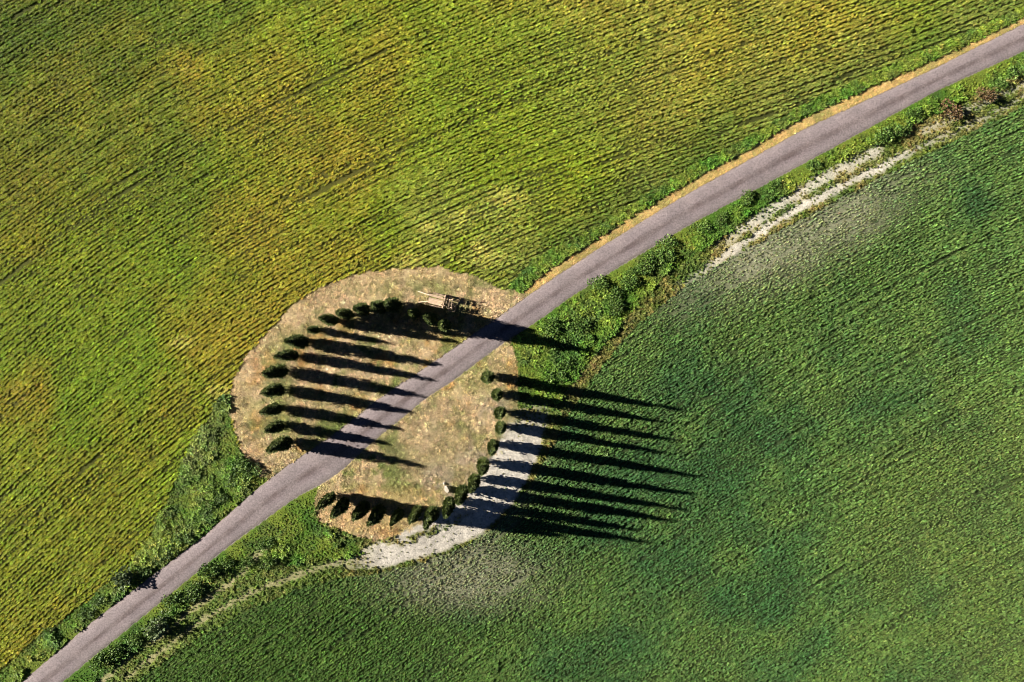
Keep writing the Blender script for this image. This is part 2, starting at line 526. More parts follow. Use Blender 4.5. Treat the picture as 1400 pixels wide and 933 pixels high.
def mat_leaf(name, dark, mid, light, scale=1.3):
    m, nt, bs, out = new_mat(name)
    ge = nt.nodes.new('ShaderNodeNewGeometry')
    oi = nt.nodes.new('ShaderNodeObjectInfo')
    r = n_ramp(nt, ge.outputs['Random Per Island'], [(0.0, dark), (1.0, light), (0.5, mid)])
    n = n_noise(nt, scale, 3, 0.6, ge.outputs['Position'])
    rn = n_ramp(nt, n.outputs[0], [(0.3, (.6, .62, .6)), (0.7, (1.3, 1.27, 1.2))])
    c = n_mix(nt, r.outputs[0], rn.outputs[0], 1.0, 'MULTIPLY')
    ro = n_ramp(nt, oi.outputs['Random'], [(0.0, (.82, .85, .80)), (1.0, (1.18, 1.14, 1.15))])
    c = n_mix(nt, c, ro.outputs[0], 1.0, 'MULTIPLY')
    nt.links.new(c, bs.inputs['Base Color'])
    bs.inputs['Roughness'].default_value = 0.6
    bs.inputs['Specular IOR Level'].default_value = 0.25
    return m

def mat_wood(name, a, b):
    m, nt, bs, out = new_mat(name)
    tc = nt.nodes.new('ShaderNodeTexCoord')
    mp = nt.nodes.new('ShaderNodeMapping'); mp.inputs['Scale'].default_value = (1.5, 14, 14)
    nt.links.new(tc.outputs['Object'], mp.inputs[0])
    n = n_noise(nt, 1.5, 5, 0.65, mp.outputs[0])
    oi = nt.nodes.new('ShaderNodeObjectInfo')
    r = n_ramp(nt, n.outputs[0], [(0.3, a), (0.7, b)])
    ro = n_ramp(nt, oi.outputs['Random'], [(0.0, (.75, .74, .72)), (1.0, (1.2, 1.18, 1.15))])
    c = n_mix(nt, r.outputs[0], ro.outputs[0], 1.0, 'MULTIPLY')
    nt.links.new(c, bs.inputs['Base Color'])
    bs.inputs['Roughness'].default_value = 0.85
    return m

def mat_plain(name, a, b, scale=4.0, rough=0.85, metal=0.0):
    m, nt, bs, out = new_mat(name)
    tc = nt.nodes.new('ShaderNodeTexCoord')
    n = n_noise(nt, scale, 5, 0.65, tc.outputs['Object'])
    r = n_ramp(nt, n.outputs[0], [(0.3, a), (0.7, b)])
    nt.links.new(r.outputs[0], bs.inputs['Base Color'])
    bs.inputs['Roughness'].default_value = rough
    bs.inputs['Metallic'].default_value = metal
    return m

M_GROUND = mat_ground()
M_ROAD = mat_road()
M_TUFT = mat_tuft('crop_leaves', 0.18)
M_TUFT_DRY = mat_tuft('dry_blades', 0.10)
M_CYP = mat_leaf('cypress_foliage', (.055, .082, .028), (.095, .132, .038), (.170, .200, .060))
M_CYP_CORE = mat_plain('cypress_dark_core', (.022, .034, .014), (.045, .062, .024), 3.0)  # dark tone for the shell added inside the crowns to block light
M_BARK = mat_plain('bark', (.09, .07, .05), (.20, .165, .13), 8.0)
M_SHRUB = mat_leaf('shrub_foliage', (.040, .090, .018), (.075, .150, .026), (.140, .215, .046))
M_SHRUB_GREY = mat_leaf('greyish_shrub_foliage', (.050, .080, .035), (.085, .130, .055), (.160, .200, .100))
M_SHRUB_RED = mat_leaf('russet_shrub_foliage', (.060, .035, .020), (.120, .070, .035), (.200, .130, .060))
M_WOOD = mat_wood('weathered_wood', (.30, .215, .150), (.56, .43, .33))
M_WOOD_DARK = mat_wood('old_dark_wood', (.10, .07, .05), (.24, .17, .12))
M_IRON = mat_plain('rusty_iron', (.06, .04, .035), (.18, .10, .07), 10.0, 0.8, 0.4)
M_STONE = mat_plain('pale_stone', (.24, .215, .18), (.42, .38, .33), 3.0)

# ------------------------------------------------------------------ mesh helpers
def fast_mesh(name, verts, quads=None, tris=None):
    me = bpy.data.meshes.new(name)
    verts = np.ascontiguousarray(verts, np.float32)
    me.vertices.add(len(verts))
    me.vertices.foreach_set('co', verts.ravel())
    parts, sizes = [], []
    if quads is not None and len(quads):
        parts.append(np.asarray(quads, np.int32).ravel()); sizes.append(np.full(len(quads), 4, np.int32))
    if tris is not None and len(tris):
        parts.append(np.asarray(tris, np.int32).ravel()); sizes.append(np.full(len(tris), 3, np.int32))
    if parts:
        li = np.concatenate(parts)
        sz = np.concatenate(sizes)
        me.loops.add(len(li))
        me.loops.foreach_set('vertex_index', li)
        me.polygons.add(len(sz))
        st = np.concatenate([[0], np.cumsum(sz)[:-1]]).astype(np.int32)
        me.polygons.foreach_set('loop_start', st)
        me.polygons.foreach_set('loop_total', sz)
    me.update(calc_edges=True)
    return me

def vattr(me, name, data, kind='FLOAT_COLOR'):
    a = me.attributes.new(name, kind, 'POINT')
    if kind == 'FLOAT_COLOR':
        d = np.ones((len(data), 4), np.float32); d[:, :3] = data
        a.data.foreach_set('color', d.ravel())
    elif kind == 'FLOAT_VECTOR':
        a.data.foreach_set('vector', np.ascontiguousarray(data, np.float32).ravel())
    else:
        a.data.foreach_set('value', np.ascontiguousarray(data))
    return a

def link(name, me, mat=None, parent=None, smooth=False):
    o = bpy.data.objects.new(name, me)
    COL.objects.link(o)
    if mat is not None and me is not None and len(me.materials) == 0:
        me.materials.append(mat)
    if parent is not None:
        o.parent = parent
    if smooth:
        me.polygons.foreach_set('use_smooth', np.ones(len(me.polygons), bool))
    return o

def tag(o, label=None, cat=None, group=None, kind=None):
    if label: o['label'] = label
    if cat: o['category'] = cat
    if group: o['group'] = group
    if kind: o['kind'] = kind
    return o

class MB:
    """collects polygons of one part"""
    def __init__(s):
        s.v, s.f = [], []
    def add(s, vs, fs):
        b = len(s.v)
        s.v += [tuple(p) for p in vs]
        s.f += [tuple(i + b for i in f) for f in fs]
    def bar(s, a, b, w, h=None, up=(0, 0, 1), jit=0.0):
        a, b, up = Vector(a), Vector(b), Vector(up)
        h = h or w
        d = (b - a).normalized()
        x = d.cross(up)
        if x.length < 1e-4:
            x = d.cross(Vector((1, 0, 0)))
        x.normalize()
        y = x.cross(d)
        vs = []
        for p, k in ((a, 1.0), (b, 0.94)):
            for sx, sy in ((-1, -1), (1, -1), (1, 1), (-1, 1)):
                vs.append(p + x * (sx * w / 2 * k) + y * (sy * h / 2 * k) + Vector([random.uniform(-jit, jit) for _ in range(3)]))
        s.add(vs, [(3, 2, 1, 0), (4, 5, 6, 7), (0, 1, 5, 4), (1, 2, 6, 5), (2, 3, 7, 6), (3, 0, 4, 7)])
    def tube(s, pts, rad, n=7):
        base = len(s.v)
        pts = [Vector(p) for p in pts]
        for i, p in enumerate(pts):
            d = (pts[min(i + 1, len(pts) - 1)] - pts[max(i - 1, 0)]).normalized()
            x = d.cross(Vector((0.31, 0.87, 0.13))).normalized()
            y = d.cross(x)
            r = rad[i] if isinstance(rad, (list, tuple)) else rad
            for k in range(n):
                t = 2 * math.pi * k / n
                s.v.append(tuple(p + x * (r * math.cos(t)) + y * (r * math.sin(t))))
        for i in range(len(pts) - 1):
            for k in range(n):
                a, b = base + i * n + k, base + i * n + (k + 1) % n
                s.f.append((a, b, b + n, a + n))
        s.f.append(tuple(base + k for k in reversed(range(n))))
        e = base + (len(pts) - 1) * n
        s.f.append(tuple(e + k for k in range(n)))
    def mesh(s, name, mat=None):
        me = bpy.data.meshes.new(name)
        me.from_pydata(s.v, [], s.f)
        me.update()
        if mat: me.materials.append(mat)
        return me
    def build(s, name, mat, parent=None):
        return link(name, s.mesh(name, mat), None, parent)

# ------------------------------------------------------------------ the ground
def axis(lim, step, far):
    core = np.arange(-lim, lim + step * 0.5, step)
    ext, d, p = [], step, lim
    while p < far:
        d *= 1.22
        p += d
        ext.append(p)
    ext = np.array(ext)
    return np.concatenate([-ext[::-1], core, ext])

gx, gy = axis(97.0, 0.27, 3500.0), axis(70.0, 0.27, 3500.0)
X, Y = np.meshgrid(gx, gy)
nx, ny = len(gx), len(gy)
xf, yf = X.ravel(), Y.ravel()
zf = terrain(xf, yf)
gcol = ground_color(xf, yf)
# small lumps of the turf, none under the asphalt
gu, gv = to_px(xf, yf)
near = (np.abs(xf) < 98) & (np.abs(yf) < 71)
off_road = np.where(gv < (roadL(gu) + roadR(gu)) / 2, roadL(gu) - gv, gv - roadR(gu))
zf = zf + np.where(near, (fbm(xf, yf, 1.6, 131, 3) - 0.5) * 0.16 * sstep(2, 14, off_road), 0) - 0.10 * sstep(0, -4, off_road)
idx = np.arange(nx * ny).reshape(ny, nx)
q = np.stack([idx[:-1, :-1], idx[:-1, 1:], idx[1:, 1:], idx[1:, :-1]], -1).reshape(-1, 4)
gm = fast_mesh('ground', np.stack([xf, yf, zf], 1), quads=q)
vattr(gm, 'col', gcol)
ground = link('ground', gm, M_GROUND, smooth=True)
tag(ground, 'rolling ground with soil and turf under the two fields', kind='structure')
del X, Y, q, gcol

# ------------------------------------------------------------------ the asphalt road: a cambered strip with ragged edges
us = np.arange(-230, 1640, 1.5)
NC = 15
vl, vr = roadL(us), roadR(us)
slope = np.gradient((vl + vr) / 2, us)
tang = np.stack([np.ones_like(us), slope], 1)
tang /= np.linalg.norm(tang, axis=1)[:, None]
nor = np.stack([-tang[:, 1], tang[:, 0]], 1)             # towards larger v
mid = np.stack([us, (vl + vr) / 2], 1)
half = (vr - vl) / 2 * tang[:, 0]
rv, lane = [], []
along = np.concatenate([[0], np.cumsum(np.hypot(*np.diff(mid, axis=0).T))]) * 0.11
for k in range(NC):
    s = -1 + 2 * k / (NC - 1)
    rag = np.zeros_like(us)
    if k in (0, NC - 1):
        rag = (fbm(along, along * 0 + 7 * k, 0.8, 141 + k, 4) - 0.45) * 4.5
    pu = mid[:, 0] + nor[:, 0] * (s * half + np.sign(s) * rag)
    pv = mid[:, 1] + nor[:, 1] * (s * half + np.sign(s) * rag)
    x, y, z = P(pu, pv)
    rv.append(np.stack([x, y, z + 0.03 + 0.07 * (1 - s * s) - (0.05 if k in (0, NC - 1) else 0)], 1))
    lane.append(np.stack([np.full_like(us, s), along, np.zeros_like(us)], 1))
rv = np.stack(rv, 1).reshape(-1, 3)
lane = np.stack(lane, 1).reshape(-1, 3)
ri = np.arange(len(us) * NC).reshape(len(us), NC)
rq = np.stack([ri[:-1, :-1], ri[:-1, 1:], ri[1:, 1:], ri[1:, :-1]], -1).reshape(-1, 4)[:, ::-1]
rm = fast_mesh('road', rv, quads=rq)
vattr(rm, 'lane', lane, 'FLOAT_VECTOR')
road = link('road', rm, M_ROAD, smooth=True)
tag(road, 'worn grey-purple country road crossing the ring of cypresses', kind='structure')

# ------------------------------------------------------------------ vegetation tufts (instanced, uncountable)
def tuft_mesh(name, n, ln, wd, hgt, lean, blade_w, seed, mat, broad=False):
    r = random.Random(seed)
    mb = MB()
    for i in range(n):
        bx, by = r.uniform(-ln, ln), r.uniform(-wd, wd)
        a = r.uniform(0, 2 * math.pi)
        h = hgt * r.uniform(0.6, 1.15)
        L = lean * r.uniform(0.4, 1.2)
        w = blade_w * r.uniform(0.7, 1.3)
        d = Vector((math.cos(a), math.sin(a), 0))
        s = Vector((-d.y, d.x, 0))
        p0 = Vector((bx, by, -0.02))
        p1 = p0 + d * (L * 0.4) + Vector((0, 0, h * 0.72))
        p2 = p0 + d * L + Vector((0, 0, h * (0.95 if not broad else 0.85)))
        mb.add([p0 - s * w * 0.35, p0 + s * w * 0.35, p1 + s * w * 0.5, p1 - s * w * 0.5, p2], [(0, 1, 2, 3), (3, 2, 4)])
    return mb.mesh(name, mat)

def proto(name, me):
    return bpy.data.objects.new(name, me)          # shape source only, never linked into the scene

def scatter(name, xs, ys, zs, rot, scl, col, protos, label, cat):
    n = len(xs)
    me = fast_mesh(name, np.stack([xs, ys, zs], 1))
    vattr(me, 'col', col)
    e = np.zeros((n, 3)); e[:, 2] = rot
    vattr(me, 'rot', e, 'FLOAT_VECTOR')
    vattr(me, 'scl', scl, 'FLOAT_VECTOR')
    vattr(me, 'variant', rng.integers(0, len(protos), n).astype(np.int32), 'INT')
    o = link(name, me)
    ng = bpy.data.node_groups.new(name + '_nodes', 'GeometryNodeTree')
    ng.interface.new_socket('Geometry', in_out='INPUT', socket_type='NodeSocketGeometry')
    ng.interface.new_socket('Geometry', in_out='OUTPUT', socket_type='NodeSocketGeometry')
    N, Lk = ng.nodes, ng.links
    gi, go = N.new('NodeGroupInput'), N.new('NodeGroupOutput')
    join = N.new('GeometryNodeJoinGeometry')
    def named(nm, t):
        a = N.new('GeometryNodeInputNamedAttribute')
        a.data_type = t
        a.inputs[0].default_value = nm
        return a.outputs[0]
    var, ro, sc = named('variant', 'INT'), named('rot', 'FLOAT_VECTOR'), named('scl', 'FLOAT_VECTOR')
    for k, p in enumerate(protos):
        cmp_ = N.new('FunctionNodeCompare')
        cmp_.data_type = 'INT'
        cmp_.operation = 'EQUAL'
        ai = [s for s in cmp_.inputs if s.type == 'INT']
        Lk.new(var, ai[0]); ai[1].default_value = k
        oi = N.new('GeometryNodeObjectInfo')
        oi.inputs['Object'].default_value = p
        ip = N.new('GeometryNodeInstanceOnPoints')
        Lk.new(gi.outputs[0], ip.inputs['Points'])
        Lk.new(cmp_.outputs[0], ip.inputs['Selection'])
        Lk.new(oi.outputs['Geometry'], ip.inputs['Instance'])
        Lk.new(ro, ip.inputs['Rotation'])
        Lk.new(sc, ip.inputs['Scale'])
        Lk.new(ip.outputs[0], join.inputs[0])
    Lk.new(join.outputs[0], go.inputs[0])
    md = o.modifiers.new('scatter', 'NODES')
    md.node_group = ng
    tag(o, label, cat, kind='stuff')
    return o

def jgrid(x0, x1, y0, y1, cell):
    xs = np.arange(x0, x1, cell)
    ys = np.arange(y0, y1, cell)
    A, B = np.meshgrid(xs, ys)
    A = A.ravel() + rng.uniform(0, cell, A.size)
    B = B.ravel() + rng.uniform(0, cell, B.size)
    return A, B

def vary(c, amt, hue=0.08):
    k = np.exp(rng.normal(0, amt, len(c)))[:, None]
    h = rng.normal(0, hue, (len(c), 3))
    return np.clip(c * k * (1 + h), 0.002, 0.9)

crop_protos = [proto('crop_tuft', tuft_mesh('crop_tuft_%d' % i, 17, 0.22, 0.10, 0.28, 0.24, 0.075, 100 + i, M_TUFT)) for i in range(5)]
weed_protos = [proto('weed_clump', tuft_mesh('weed_clump_%d' % i, 26, 0.20, 0.20, 0.42, 0.30, 0.13, 200 + i, M_TUFT, True)) for i in range(4)]
dry_protos = [proto('dry_tuft', tuft_mesh('dry_tuft_%d' % i, 16, 0.14, 0.14, 0.10, 0.15, 0.042, 300 + i, M_TUFT_DRY)) for i in range(4)]

XL, YL = 93.0, 66.0

def crop(name, zone_id, phi, row, cell, color_fn, label, gap_amt, lat, dens_fn=None, size=1.0):
    x, y = jgrid(-XL, XL, -YL, YL, cell)
    u, v, z = zones(x, y)
    m = z == zone_id
    x, y = x[m], y[m]
    # snap to the sown rows
    p, gx_, gy_ = phi(x, y)
    g2 = gx_ ** 2 + gy_ ** 2
    ph = p + (fbm(x, y, 16, 151, 2) - .5) * 0.4
    k = np.round(ph / row)
    roff = (vnoise(k * 5.17, (x * .83 + y * .56) / 40.0, 167) - .5) * 0.34 * row
    d = (k * row + roff - ph) + rng.normal(0, lat, len(x))
    x = x + d * gx_ / g2
    y = y + d * gy_ / g2
    u, v, z = zones(x, y)
    m = z == zone_id
    x, y, u, v, k, gx_, gy_ = x[m], y[m], u[m], v[m], k[m], gx_[m], gy_[m]
    # uneven sowing: rows that thin out for a stretch, wheel lines, weak plants
    al = x * 0.83 + y * 0.56
    thin = vnoise(al / 7.0, k * 7.31, 161)
    hs = vnoise(k * 3.7, al / 26.0, 163)
    tram = (np.mod(k, 27) == 3) | (np.mod(k, 27) == 6)
    keep = rng.uniform(0, 1, len(x)) > gap_amt * sstep(.62, .9, thin) + 0.62 * tram * sstep(.25, .6, vnoise(al / 18.0, k * 1.7, 165))
    if dens_fn is not None:
        keep &= rng.uniform(0, 1, len(x)) < dens_fn(u, v, x, y)
    x, y, u, v, k, gx_, gy_, hs = [a[keep] for a in (x, y, u, v, k, gx_, gy_, hs)]
    rot = np.arctan2(gy_, gx_) - math.pi / 2 + rng.normal(0, 0.2, len(x)) + math.pi * rng.integers(0, 2, len(x))
    s = size * (0.72 + 0.55 * fbm(x, y, 5, 171, 3)) * rng.uniform(0.82, 1.18, len(x)) * (0.78 + 0.44 * hs)
    if dens_fn is not None:
        s = s * (1 - 0.30 * chalk(u, v, x, y))
    scl = np.stack([s, s, s * rng.uniform(0.8, 1.25, len(x))], 1)
    col = vary(color_fn(u, v, x, y), 0.26)
    scatter(name, x, y, terrain(x, y), rot, scl, col, crop_protos, label, 'crop')
    return len(x)

n1 = crop('ripening_cereal_crop', Z_LCROP, phi_L, 0.58, 0.25, left_crop_color, 'yellow-green ripening cereal crop sown in curving rows', 0.5, 0.10, None, 0.88)
n2 = crop('green_cereal_crop', Z_RCROP, phi_R, 0.46, 0.265, right_crop_color, 'fresh green cereal crop in fine rows beside the pale track', 0.5, 0.11,
          lambda u, v, x, y: 1.0 - 0.22 * chalk(u, v, x, y), 0.80)

# verges: lush weeds
x, y = jgrid(-XL, XL, -YL, YL, 0.36)
u, v, z = zones(x, y)
t = track_amount(u, v, x, y)
m = (z == Z_LUSH) & (rng.uniform(0, 1, len(x)) > 0.85 * t) & ((v < roadL(u) - 3) | (v > roadR(u) + 3))
xl, yl, ul, vl_ = x[m], y[m], u[m], v[m]
s = 0.45 + 1.25 * sstep(.38, .72, fbm(xl, yl, 2.4, 181, 3)) * rng.uniform(0.6, 1.2, len(xl))
hedge = (vl_ < roadL(ul)) & (ul > 690)
s = np.where(hedge, rng.uniform(.75, 1.1, len(s)), s)
s *= np.where(hedge, 1.15, 1.0) * lerp(0.55, 1.0, sstep(3, 22, np.where(vl_ < roadL(ul), roadL(ul) - vl_, vl_ - roadR(ul))))
scatter('verge_weeds', xl, yl, terrain(xl, yl), rng.uniform(0, 6.28, len(xl)), np.stack([s, s, s * rng.uniform(.5, 1.0, len(xl))], 1),
        vary(lush_color(ul, vl_, xl, yl), 0.24), weed_protos, 'lush green weeds and grass along the road verges', 'weeds')
n3 = len(xl)
# meadow strip between verge, track and green field
m = (z == Z_MID) & (rng.uniform(0, 1, len(x)) > 0.86 * t) & (v > roadR(u) + 3)
xm, ym, um, vm = x[m], y[m], u[m], v[m]
s = rng.uniform(0.4, 0.95, len(xm)) * (1 - 0.65 * t[m])
scatter('meadow_grass', xm, ym, terrain(xm, ym), rng.uniform(0, 6.28, len(xm)), np.stack([s, s, s * rng.uniform(.5, 1.0, len(xm))], 1),
        vary(mid_color(um, vm, xm, ym), 0.25), weed_protos, 'thin yellowish grass around the pale wheel tracks', 'grass')
# dry grass of the island and the straw edge of the road
x, y = jgrid(-52, XL, -35, YL, 0.22)
u, v, z = zones(x, y)
t = track_amount(u, v, x, y)
m = (z == Z_DRY) & (rng.uniform(0, 1, len(x)) > 0.95 * t) & (rng.uniform(0, 1, len(x)) < 0.9) & ((v < roadL(u) - 1) | (v > roadR(u) + 1))
xd, yd, ud, vd = x[m], y[m], u[m], v[m]
s = rng.uniform(0.4, 1.5, len(xd)) * (0.6 + 0.8 * fbm(xd, yd, 1.5, 191))
scatter('dry_grass', xd, yd, terrain(xd, yd), rng.uniform(0, 6.28, len(xd)), np.stack([s, s, s * rng.uniform(.6, 1.5, len(xd))], 1),
        vary(dry_color(ud, vd, xd, yd), 0.40, 0.05), dry_protos, 'sun-bleached dry grass inside the ring of cypresses', 'grass')
m = (z == Z_STRAW) & (v < roadL(u) - 1.5)
xs_, ys_ = x[m], y[m]
s = rng.uniform(0.4, 1.1, len(xs_))
cs = lerp(C3(.56, .40, .165), C3(.36, .29, .095), rng.uniform(0, 1, len(xs_))[:, None] ** 1.5)
cs = lerp(cs, C3(.14, .19, .045), (0.45 * sstep(.52, .66, fbm(xs_, ys_, 2.6, 195)))[:, None])
scatter('straw_edge', xs_, ys_, terrain(xs_, ys_), rng.uniform(0, 6.28, len(xs_)), np.stack([s, s, s * .8], 1), vary(cs, 0.2),
        dry_protos, 'golden dry straw strip along one edge of the asphalt', 'grass')
print('tufts', n1, n2, n3, len(xm), len(xd), len(xs_))

# ------------------------------------------------------------------ cypresses
def cyp_r(t):
    """radius profile of a columnar crown, t 0 at the bottom to 1 at the tip"""
    return np.clip(t / 0.10, 0, 1) ** 0.55 * (1 - np.clip(t, 0, 1) ** 2.3) ** 0.80

CY_H, CY_R, CY_Z0 = 10.0, 0.66, 0.45
def cypress_meshes(seed):
    r = random.Random(seed)
    lob = [(r.uniform(0, 6.28), r.uniform(0.05, 0.9), r.uniform(0.10, 0.32), r.uniform(0.3, .7), r.uniform(.04, .12)) for _ in range(30)]
    bend = (r.uniform(-.12, .12), r.uniform(-.12, .12))
    def rad(a, t):
        k = 1.0
        for la, lt, amp, wa, wt in lob:
            da = (a - la + math.pi) % (2 * math.pi) - math.pi
            k += amp * math.exp(-(da / wa) ** 2 - ((t - lt) / wt) ** 2)
        return CY_R * float(cyp_r(t)) * k * 0.86
    def pos(a, t, k=1.0):
        rr = rad(a, t) * k
        z = CY_Z0 + t * (CY_H - CY_Z0)
        return Vector((rr * math.cos(a) + bend[0] * math.sin(t * 3.1), rr * math.sin(a) + bend[1] * math.sin(t * 3.1), z))
    core = MB()  # closed shell added inside the crown to stop light passing through
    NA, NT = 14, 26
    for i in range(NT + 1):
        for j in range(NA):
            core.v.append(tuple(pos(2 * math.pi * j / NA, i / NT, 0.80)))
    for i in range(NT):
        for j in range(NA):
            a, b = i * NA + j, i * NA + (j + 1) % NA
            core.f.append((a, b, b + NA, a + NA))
    crown = MB()
    for i in range(230):                       # foliage tufts, each a small plume of sprays
        t0 = r.random() * 0.985 + 0.01
        if r.random() > 0.3 + 0.7 * float(cyp_r(t0)):
            t0 = r.random() * 0.8
        a0 = r.uniform(0, 2 * math.pi)
        size = r.uniform(0.16, 0.30) * (1 - 0.35 * t0)
        cc = pos(a0, t0, r.uniform(0.78, 1.06))
        out = Vector((math.cos(a0), math.sin(a0), 0))
        for j in range(15):
            o3 = Vector((r.gauss(0, .55), r.gauss(0, .55), r.gauss(0, 1.0)))
            p = cc + o3 * size
            d = (Vector((0, 0, 1)) * r.uniform(0.3, 1.1) + out * r.uniform(0.3, 1.0) + o3 * .35).normalized()
            L = r.uniform(0.18, 0.36) * (1 - 0.35 * t0)
            s = d.cross(out + Vector((r.uniform(-.6, .6), r.uniform(-.6, .6), r.uniform(-.3, .3)))).normalized()
            n = s.cross(d).normalized()
            w = L * r.uniform(0.28, 0.46)
            q = p + d * L
            c = p + d * (L * 0.45)
            crown.add([p, c + s * w + n * w * .35, q, c - s * w + n * w * .35, c - n * w * .6], [(0, 1, 2), (0, 2, 3), (0, 4, 2)])
    trunk = MB()
    trunk.tube([(0, 0, -0.35), (0.01, 0, 0.3), (bend[0] * .3, bend[1] * .3, 2.0), (bend[0], bend[1], 5.0), (0, 0, 8.5)], [0.24, 0.17, 0.13, 0.09, 0.02], 8)
    for i in range(9):
        a = r.uniform(0, 6.28); z = r.uniform(0.7, 6)
        o = Vector((math.cos(a), math.sin(a), 0))
        trunk.tube([(bend[0] * z / 6, bend[1] * z / 6, z), o * .35 + Vector((0, 0, z + .5)), o * .6 + Vector((0, 0, z + 1.5))], [.05, .035, .012], 5)
    return (trunk.mesh('cypress_trunk', M_BARK), crown.mesh('cypress_crown', M_CYP), core.mesh('cypress_core', M_CYP_CORE))

CYP = [cypress_meshes(900 + i) for i in range(6)]
ORD = ['first', 'second', 'third', 'fourth', 'fifth', 'sixth', 'seventh', 'eighth', 'ninth', 'tenth', 'eleventh', 'twelfth', 'thirteenth', 'fourteenth', 'fifteenth', 'sixteenth']
# base pixel, shadow-tip pixel (or None: height given), width factor; counted from the wooden cart
ARC_CART = [((611, 446), (833, 479), .9), ((591, 436), 8.6, .9), ((571, 430), 8.4, .76), ((543, 419), 9.2, 1.1), ((525, 421), 8.9, 1.05), ((502, 425), 8.6, .95), ((480, 430), 8.4, .88),
            ((458, 438), (629, 468), .88), ((434, 451), (539, 470), .66), ((417, 467), (606, 504), 1.08), ((404, 486), (596, 521), .95), ((390, 507), (584, 543), 1.08), ((385, 532), (569, 565), 1.0),
            ((382, 557), (551, 589), .95), ((385, 581), (538, 609), .92), ((394, 604), (582, 639), 1.12)]
ARC_TRACK = [((669, 514), (935, 557), .95), ((679, 538), (916, 577), .86), ((684, 561), (935, 601), .9), ((685, 582), (914, 618), .85), ((675, 606), (968, 651), .9), ((662, 630), (955, 672), .95),
             ((650, 652), (943, 694), .95), ((633, 668), (931, 711), 1.0), ((617, 684), (880, 725), .95), ((593, 697), (889, 739), 1.0), ((573, 695), 8.6, .85), ((547, 699), 8.2, .82),
             ((521, 695), 9.0, 1.05), ((500, 690), 9.0, 1.0), ((475, 685), 9.2, .95), ((455, 677), 8.8, .86)]

def place_cypress(base, tip, wf, label, group, k):
    x, y, z = [float(a) for a in P(*base)]
    if isinstance(tip, tuple):
        tx, ty, tz = [float(a) for a in P(*tip)]
        h = (tz - z) + math.hypot(tx - x, ty - y) * math.tan(SUN_EL)
    else:
        h = tip
    h = min(max(h, 4.5), 13.0)
    root = bpy.data.objects.new('cypress_tree', None)
    root.empty_display_size = 0.5
    COL.objects.link(root)
    root.location = (x, y, z - 0.04)
    root.rotation_euler = (random.uniform(-.012, .012), random.uniform(-.012, .012), random.uniform(0, 6.28))
    root.scale = (wf, wf, h / CY_H)
    tag(root, label, 'tree', group)
    tr, cr, co = CYP[k % len(CYP)]
    link('trunk', tr, None, root)
    c_ = link('crown', cr, None, root)
    link('light_block_core', co, None, c_, smooth=False)
    return h

hs1 = [place_cypress(b, t, w, '%s%s cypress from the wooden cart, in the arc on its side' % ('small slim ' if i == 8 else '', ORD[i]), 'cypresses planted in two facing arcs', i * 5 + 1)
       for i, (b, t, w) in enumerate(ARC_CART)]
hs2 = [place_cypress(b, t, w, '%s cypress from the cart\'s end of the arc beside the pale track' % ORD[i], 'cypresses planted in two facing arcs', i * 5 + 3)
       for i, (b, t, w) in enumerate(ARC_TRACK)]
print('cypress heights', len(CYP[0][1].polygons), ['%.1f' % h for h in hs1], ['%.1f' % h for h in hs2])

# ------------------------------------------------------------------ shrubs on the verges
def shrub_meshes(seed, mat, n=620):
    r = random.Random(seed)
    cl = [(Vector((r.uniform(-.62, .62), r.uniform(-.5, .5), r.uniform(.3, .75))), r.uniform(.28, .48)) for _ in range(9)]
    leaf = MB()
    for i in range(n):
        c, rad = r.choice(cl)
        d = Vector((r.gauss(0, 1), r.gauss(0, 1), r.gauss(.25, 1))).normalized()
        p = c + d * rad * r.uniform(.6, 1.08)
        if p.z < 0.05: p.z = r.uniform(.05, .2)
        e = (d + Vector((r.uniform(-.8, .8), r.uniform(-.8, .8), r.uniform(-.3, .8)))).normalized()
        s = e.cross(d + Vector((.1, r.uniform(-.5, .5), .2))).normalized()
        L = r.uniform(.10, .22); w = L * r.uniform(.3, .45)
        leaf.add([p, p + e * L * .5 + s * w, p + e * L, p + e * L * .5 - s * w], [(0, 1, 2), (0, 2, 3)])
    stem = MB()
    for c, rad in cl:
        stem.tube([(0, 0, -.15), (c.x * .4, c.y * .4, c.z * .5), tuple(c)], [.04, .028, .012], 5)
    return leaf.mesh('shrub_leaves', mat), stem.mesh('shrub_stems', M_BARK)

SHR = {'green': [shrub_meshes(40 + i, M_SHRUB) for i in range(4)], 'grey': [shrub_meshes(60 + i, M_SHRUB_GREY) for i in range(2)], 'red': [shrub_meshes(70, M_SHRUB_RED, 480)]}
def shrub(px, size, kind, label, group, k, stretch=1.0, ang=0.0, tall=1.0):
    x, y, z = [float(a) for a in P(*px)]
    root = bpy.data.objects.new('shrub', None)
    root.empty_display_size = 0.3
    COL.objects.link(root)
    root.location = (x, y, z - 0.03)
    root.rotation_euler = (0, 0, ang + random.uniform(-.3, .3))
    root.scale = (size * stretch, size, size * tall * random.uniform(.8, 1.1))
    tag(root, label, 'shrub', group)
    lf, st = SHR[kind][k % len(SHR[kind])]
    link('foliage', lf, None, root)
    link('stem', st, None, root)

